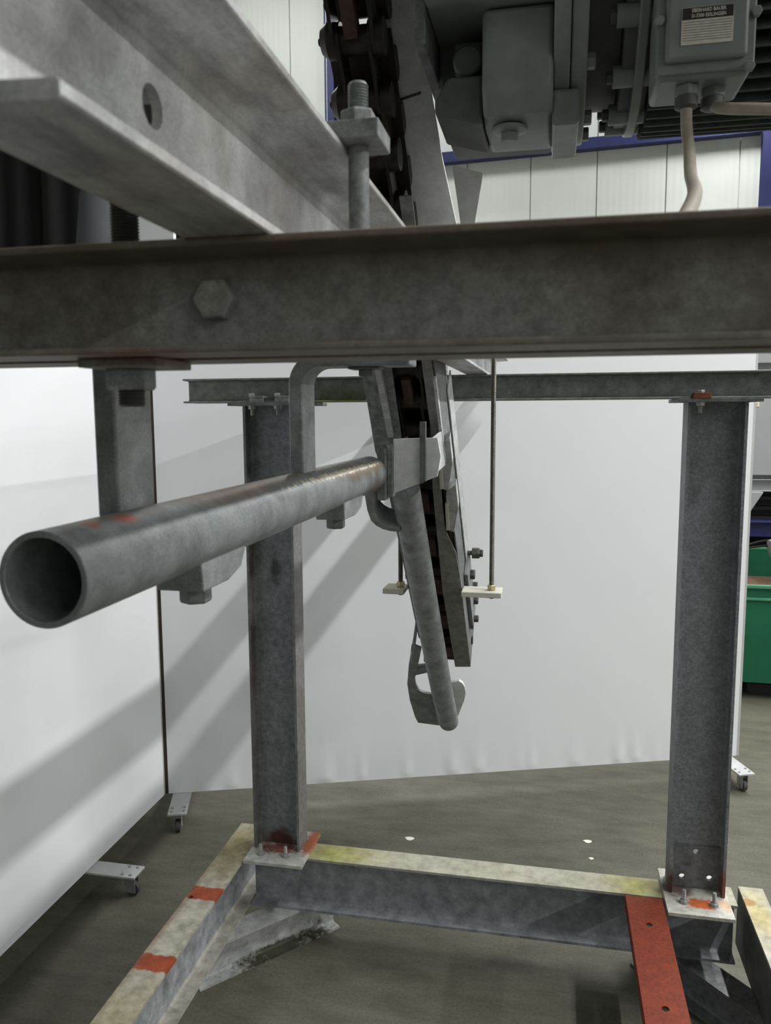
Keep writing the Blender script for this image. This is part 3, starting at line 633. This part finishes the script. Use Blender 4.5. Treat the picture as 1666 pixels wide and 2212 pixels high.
for a in (200, 230, 260, 290, 320, 340):
    y, z = AY + .172*math.cos(math.radians(a)), AZ + .172*math.sin(math.radians(a))
    MB().hexa((.036, y, z), (1, 0, 0), .017, .010).build('flange_bolt', M['motor'], gm, .0005)
disc('neck', .036, .078, .145, M['motor_dark'])
disc('end_shield', .078, .112, .168, M['motor_dark'])
disc('end_shield_rim', .093, .105, .180, M['motor'])
for a in (190, 215, 240, 265, 290, 315):
    y, z = AY + .164*math.cos(math.radians(a)), AZ + .164*math.sin(math.radians(a))
    MB().ring((.068, y, z), (.114, y, z), .013, n=14).build('shield_lug', M['motor'], gm, .001, True)
    MB().hexa((.068, y, z), (-1, 0, 0), .014, .008).build('shield_bolt', M['motor_dark'], gm, .0005)
body = disc('motor_body', .112, .46, .148, M['motor_dark'])
fm = MB().box(.114, .455, -.0016, .0016, .145, .184); fme = bpy.data.meshes.new('cooling_fin'); fme.from_pydata(fm.V, [], fm.F); fme.materials.append(M['motor_fin'])
NF = 60
for k in range(NF):
    o = bpy.data.objects.new('cooling_fin', fme); C.objects.link(o); o.parent = body
    o.matrix_local = Matrix.Translation(Vector((0, AY, AZ)) + OFF - parent_base(body)) @ Matrix.Rotation(2*math.pi*k/NF, 4, 'X')
disc('fan_cowl', .46, .56, .188, M['motor'])
MB().box(.125, .185, 1.02, 1.10, .385, .53).build('box_pedestal', M['motor_dark'], gm, .003)
tb = MB().box(.107, .204, .962, 1.045, .362, .56).build('terminal_box', M['motor'], gm, .006, True)
MB().box(.105, .206, .958, .966, .366, .56).build('box_rim', M['motor'], tb, .002)
MB().box(.114, .197, .949, .960, .376, .56).build('box_lid', M['motor'], tb, .004, True)
for x, z in ((.2045, .42), (.107, .42), (.2, .366)):
    MB().hexa((x, .957, z), (0, -1, 0), .010, .006).build('lid_screw', M['motor'], tb, .0004)
np_ = MB().box(.129, .181, .9478, .949, .3905, .4275).build('nameplate', M['plate_white'], gm)
MB().box(.1295, .1805, .9472, .9478, .4155, .427).build('name_band', M['plate_black'], np_)
for k in range(8):
    z = .4128 - k*.0026
    MB().box(.1305, .1795, .9475, .9478, z-.00018, z+.00018).build('rule_line', M['ink'], np_)
def lettering(txt, x, z, size, mat, parent, wide=None):
    cu = bpy.data.curves.new('lettering', 'FONT'); cu.body = txt; cu.size = size; cu.align_x = 'CENTER'; cu.align_y = 'CENTER'; cu.extrude = .0001; cu.resolution_u = 2; cu.offset = size*.018
    o = bpy.data.objects.new('lettering', cu); C.objects.link(o); bpy.context.view_layer.update()
    me = bpy.data.meshes.new_from_object(o.evaluated_get(bpy.context.evaluated_depsgraph_get())); bpy.data.objects.remove(o)
    s = 1.0
    if wide: s = wide / max(1e-6, max(v.co.x for v in me.vertices) - min(v.co.x for v in me.vertices))
    me.materials.clear(); me.materials.append(mat)
    o = bpy.data.objects.new('lettering', me); C.objects.link(o); o.parent = parent
    o.matrix_local = Matrix.Translation(Vector((x, .9470, z)) + OFF - parent_base(parent)) @ Matrix.Rotation(math.pi/2, 4, 'X') @ Matrix.Diagonal((s, 1, 1, 1))
lettering('EBERHARD BAUER', .156, .4238, .0050, M['plate_white'], np_, .034)
lettering('D-7300 ESSLINGEN', .156, .4185, .0050, M['plate_white'], np_, .034)
for x, z, y in ((.142, .362, .985), (.172, .364, 1.0)):
    MB().hexa((x, y, z), (0, 0, -1), .024, .012).build('cable_gland', M['motor'], gm, .001)
    MB().lathe((x, y, z-.012), (0, 0, -1), [(0, .0125), (.010, .0125), (.012, .009)], 20).build('gland_cap', M['boltdark'], gm, 0, True)
def smooth_path(pts, n=8):
    pts = [Vector(p) for p in pts]; out = []
    for i in range(len(pts)-1):
        p0, p1, p2, p3 = pts[max(i-1, 0)], pts[i], pts[i+1], pts[min(i+2, len(pts)-1)]
        for k in range(n):
            t = k/n; out.append(.5*((2*p1) + (p2-p0)*t + (2*p0-5*p1+4*p2-p3)*t*t + (3*p1-p0-3*p2+p3)*t**3))
    return out + [pts[-1]]
tag(MB().sweep(smooth_path([(.142, .985, .352), (.1425, .98, .32), (.1425, .955, .285), (.138, .915, .257), (.131, .86, .232), (.118, .75, .188), (.095, .64, .145), (.078, .575, .120), (.06, .52, .1085), (.0, .505, .1075), (-.09, .506, .1075)]), .0062, 14).build('power_cable', M['cable'], None, 0, True),
    'beige grey cable hanging from the left gland of the motor', 'cable')
tag(MB().sweep(smooth_path([(.172, 1.0, .352), (.175, .99, .340), (.186, .97, .330), (.205, .955, .323), (.26, .95, .316), (.36, .96, .31), (.5, 1.02, .33), (.585, 1.17, .42)]), .0062, 14).build('power_cable', M['cable'], None, 0, True),
    'beige grey cable curving away sideways from the right gland of the motor', 'cable')

# ------------------------------------------------------------------ white mobile screens
SZ0, SZ1 = -1.42, .41
def screen(p0, p1, label, feet, thick=.035):
    p0, p1 = Vector((*p0, 0)), Vector((*p1, 0)); d = (p1-p0).normalized(); n = Vector((d.y, -d.x, 0)); L = (p1-p0).length
    t = thing('partition_screen', label, 'screen', (p0+p1)/2 + Vector((0, 0, FL)) - n*thick/2)
    def q(u, w, z): v = p0 + d*u + n*w; return (v.x, v.y, z)
    def qb(mb, u0, u1, w0, w1, z0, z1): return mb.prism([q(u0, w0, z0), q(u1, w0, z0), q(u1, w1, z0), q(u0, w1, z0)], (0, 0, z1-z0))
    # cloth face: a fine grid, slightly loose and puckered along the lower edge
    nx, nz = 150, 50; vs_, fs = [], []
    rnd = random.Random(3); bumps = [(rnd.uniform(.1, L-.1), rnd.uniform(.02, .045), rnd.uniform(.0015, .005)) for _ in range(16)]
    for j in range(nz+1):
        z = SZ0 + (SZ1-SZ0)*(j/nz)**1.6
        for i in range(nx+1):
            u = L*i/nx; hgt = z-SZ0; w = .0012*math.sin(u*3.1 + 1)*min(1, hgt*3)
            for bu, bw, ba in bumps: w += ba*math.exp(-((u-bu)/bw)**2)*math.exp(-(hgt/.09)**2)*math.cos((u-bu)/bw*2.2)*min(1, hgt/.02)
            vs_.append(q(u, w, z))
    for j in range(nz):
        for i in range(nx): fs.append((j*(nx+1)+i, j*(nx+1)+i+1, (j+1)*(nx+1)+i+1, (j+1)*(nx+1)+i))
    m = MB().add(vs_, fs); o = m.build('cloth_face', M['screen'], t, 0, True)
    qb(MB(), 0, L, -thick, -.007, SZ0+.002, SZ1-.002).build('core_board', M['screen'], t, .001)
    for u0, u1 in ((-.012, 0), (L, L+.012)): qb(MB(), u0, u1, -thick-.002, -.001, SZ0, SZ1).build('edge_profile', M['edge_dark'] if u0 < 0 else M['alu'], t, .001)
    qb(MB(), 0, L, -thick-.001, -.006, SZ1-.002, SZ1+.012).build('top_profile', M['alu'], t, .001)
    for u in feet:
        f = qb(MB(), u-.034, u+.034, -.26, .165, SZ0-.008, SZ0-.001).build('foot_plate', M['alu'], t, .001)
        for w in (.118, .146):
            for du in (-.022, .022): MB().ring(q(u+du, w, SZ0-.001), q(u+du, w, SZ0+.002), .0045, n=10).build('rivet', M['bolt'], f)
        for w in (.132, -.225):
            wy = w + .008
            MB().ring(q(u, w, SZ0-.008), q(u, w, SZ0-.016), .019, n=18).build('swivel', M['bolt'], f)
            for du in (-.013, .0105): qb(MB(), u+du, u+du+.0025, w-.014, wy+.014, FL+.014, SZ0-.016).build('fork_arm', M['bolt'], f)
            MB().lathe(q(u-.0095, wy, FL+.0235), d, [(0, .016), (.002, .0225), (.017, .0225), (.019, .016)], 24).build('caster_wheel', M['rubber'], f, 0, True)
            MB().ring(q(u-.016, wy, FL+.0235), q(u+.016, wy, FL+.0235), .005, n=10).build('caster_axle', M['bolt'], f)
    return t
# normal n = (d.y, -d.x): faces the viewer when d runs left to right
screen((-1.394, 2.648), (.789, 3.414), 'wide white screen on casters standing behind the two columns', [.05, 2.26])
screen((-1.405, .25), (-1.405, 2.632), 'white screen on casters standing along the pipe side of the stand', [.2, 1.895])

# ------------------------------------------------------------------ things behind the screens
def tarp():
    vs_, fs = [], []; nx, nz = 120, 14
    for j in range(nz+1):
        for i in range(nx+1):
            u = i/nx; x = -3.9 + 2.08*u; z = FL + .02 + 3.6*j/nz
            y = 4.2 + .05*math.sin(u*31) + .03*math.sin(u*67+1) + .02*math.sin(z*2+u*9); vs_.append((x, y, z))
    for j in range(nz):
        for i in range(nx): fs.append((j*(nx+1)+i, j*(nx+1)+i+1, (j+1)*(nx+1)+i+1, (j+1)*(nx+1)+i))
    t = thing('tarpaulin_curtain', 'black tarpaulin hanging in folds behind the white screen', 'curtain', (-2.86, 4.2, FL))
    o = MB().add(vs_, fs).build('sheet', M['tarp'], t, 0, True); s = o.modifiers.new('thick', 'SOLIDIFY'); s.thickness = .004
    MB().ring((-3.95, 4.2, 2.1), (-1.78, 4.2, 2.1), .022, n=14).build('rail', M['black'], t, 0, True)
    for x in (-3.93, -1.80): MB().ring((x, 4.2, FL), (x, 4.2, 2.1), .02, n=14).build('post', M['black'], t, 0, True)
tarp()
hd = thing('fabric_hood', 'grey tapered hood with a rounded top in front of the black tarpaulin', 'hood', (-2.17, 3.75, FL))
MB().lathe((-2.24, 3.75, FL+.005), (0, 0, 1), [(0, .16), (1.9, .15), (2.35, .105), (2.6, .075), (2.66, .05), (2.68, .01)], 28).build('hood_body', M['hood'], hd, 0, True)
wbd = thing('white_board', 'narrow white upright board left of the long channel, before the black tarpaulin', 'board', (-1.93, 3.75, FL))
MB().box(-2.045, -1.825, 3.74, 3.77, FL+.06, 1.3).build('board', M['screen'], wbd, .002)
MB().box(-2.03, -1.84, 3.6, 3.92, FL, FL+.06).build('board_foot', M['alu'], wbd, .002)

gmch = thing('machine_housing', 'grey sheet metal machine housing with ledge channels standing behind the green container', 'machine', (1.8, 5.6, FL))
MB().box(1.0, 2.6, 5.30, 6.1, -.40, 1.2).build('upper_casing', M['grey_machine'], gmch, .004)
MB().box(.99, 2.61, 5.25, 5.30, .305, 1.2).build('front_panel', M['grey_machine'], gmch, .004)
MB().box(.99, 2.61, 5.25, 5.30, -.375, .262).build('front_panel', M['grey_machine'], gmch, .004)
MB().ext(prof_U(.075, .05, .006, .006, .004), (1.0, 5.30, -.475), (0, -1, 0), (0, 0, 1), (1.6, 0, 0)).build('ledge_channel', M['grey_machine'], gmch, .001)
MB().prism([(1.05, 5.2, -.475), (1.285, 5.2, -.475), (1.10, 5.2, -.79), (1.05, 5.2, -.79)], (0, .06, 0)).build('chute_plate', M['grey_machine'], gmch, .003)
for z in (-.53, -.595, -.66): MB().box(1.05, 2.6, 5.4, 5.44, z-.012, z+.012).build('slat', M['black'], gmch, .002)
MB().box(1.0, 2.6, 5.50, 6.0, FL+.02, -.40).build('lower_casing', M['black'], gmch, .004)
MB().box(.98, 2.65, 5.30, 5.40, -.765, -.672).build('cross_member', M['blue'], gmch, .003)
MB().box(.98, 2.65, 5.26, 5.44, -.672, -.66).build('cross_member', M['blue'], gmch, .002)
for x in (1.0, 2.57): MB().box(x, x+.07, 5.31, 5.39, FL, -.765).build('leg', M['blue'], gmch, .003)
MB().box(1.205, 1.245, 5.247, 5.25, .045, .072).build('sticker', M['sticker'], gmch)
MB().box(1.213, 1.237, 5.2462, 5.247, .051, .066).build('sticker_print', M['nut'], gmch)
MB().ring((1.28, 4.95, -.79), (1.55, 5.0, -.72), .06, n=24).build('drive_motor', M['grey_machine'], gmch, .004, True)
for k in range(2):
    MB().sweep(smooth_path([(1.12+.03*k, 5.02, -.80+.02*k), (1.25, 5.0, -.775+.03*k), (1.36, 4.96, -.765+.035*k), (1.5, 4.95, -.74+.03*k)]), .007, 8).build('hose', M['black'], gmch, 0, True)
con = thing('waste_container', 'green steel container with a ribbed rim, half full of rusty scrap', 'container', (1.7, 4.75, FL))
cx0, cx1, cy0, cy1, cz0, cz1 = .93, 2.45, 4.36, 5.15, FL+.09, -.885
MB().box(cx0, cx1, cy0, cy0+.004, cz0, cz1).build('front_wall', M['green'], con)
MB().box(cx0, cx1, cy1-.004, cy1, cz0, cz1+.065).build('back_wall', M['green'], con)
for x in (cx0, cx1-.004): MB().prism([(x, cy0, cz0), (x, cy1, cz0), (x, cy1, cz1+.065), (x, cy0, cz1)], (.004, 0, 0)).build('side_wall', M['green'], con)
MB().box(cx0, cx1, cy0, cy1, cz0, cz0+.005).build('bottom', M['green'], con)
MB().box(cx0-.012, cx1+.012, cy0-.014, cy0+.01, cz1-.014, cz1+.004).build('rim', M['green_light'], con, .003)
MB().box(cx0-.012, cx1+.012, cy0-.012, cy0, cz1-.078, cz1-.064).build('rim_rib', M['green_light'], con, .003)
MB().box(cx0-.012, cx1+.012, cy1-.004, cy1+.012, cz1+.06, cz1+.078).build('rim', M['green_light'], con, .003)
for y in (4.45, 5.0): MB().box(cx0+.15, cx1-.15, y, y+.07, FL, FL+.09).build('runner', M['black'], con, .002)
MB().box(cx0+.006, cx1-.006, cy0+.006, cy1-.006, cz1-.14, cz1-.10).build('load', M['scrap'], con)
rnd = random.Random(11)
for k in range(10):
    x, y, r = 1.10 + .085*(k % 5) + rnd.uniform(-.01, .01), 4.44 + .11*(k//5), rnd.uniform(.024, .036)
    mb = MB(); m1 = bmesh.new(); bmesh.ops.create_icosphere(m1, subdivisions=1, radius=r)
    vv = [v.co*rnd.uniform(.7, 1.1) for v in m1.verts]; lo = min(v.z for v in vv)
    mb.add([Vector((x, y, cz1-.099-lo)) + v for v in vv], [[v.index for v in f.verts] for f in m1.faces]); m1.free()
    tag(mb.build('scrap_piece', M['scrap']), 'rusty scrap lump lying in the green container', 'scrap', 'scrap lumps in the green container')

# litter on the concrete
for k, (x, y, lab) in enumerate(((-.464, 2.643, 'white paper scrap on the floor behind the floor beam, in line with the conveyor foot'), (.158, 2.745, 'small white paper scrap on the floor between wide screen and red strip'), (.165, 2.635, 'tiny white paper fleck on the floor close to the floor beam'))):
    s = (.016, .014, .008)[k]
    pts = [(x + s*math.cos(a)*(1+.3*math.sin(3*a)), y + s*.8*math.sin(a), FL+.0005) for a in [2*math.pi*i/9 for i in range(9)]]
    tag(MB().prism(pts, (0, 0, .0008)).build('paper_scrap', M['paper']), lab, 'litter')
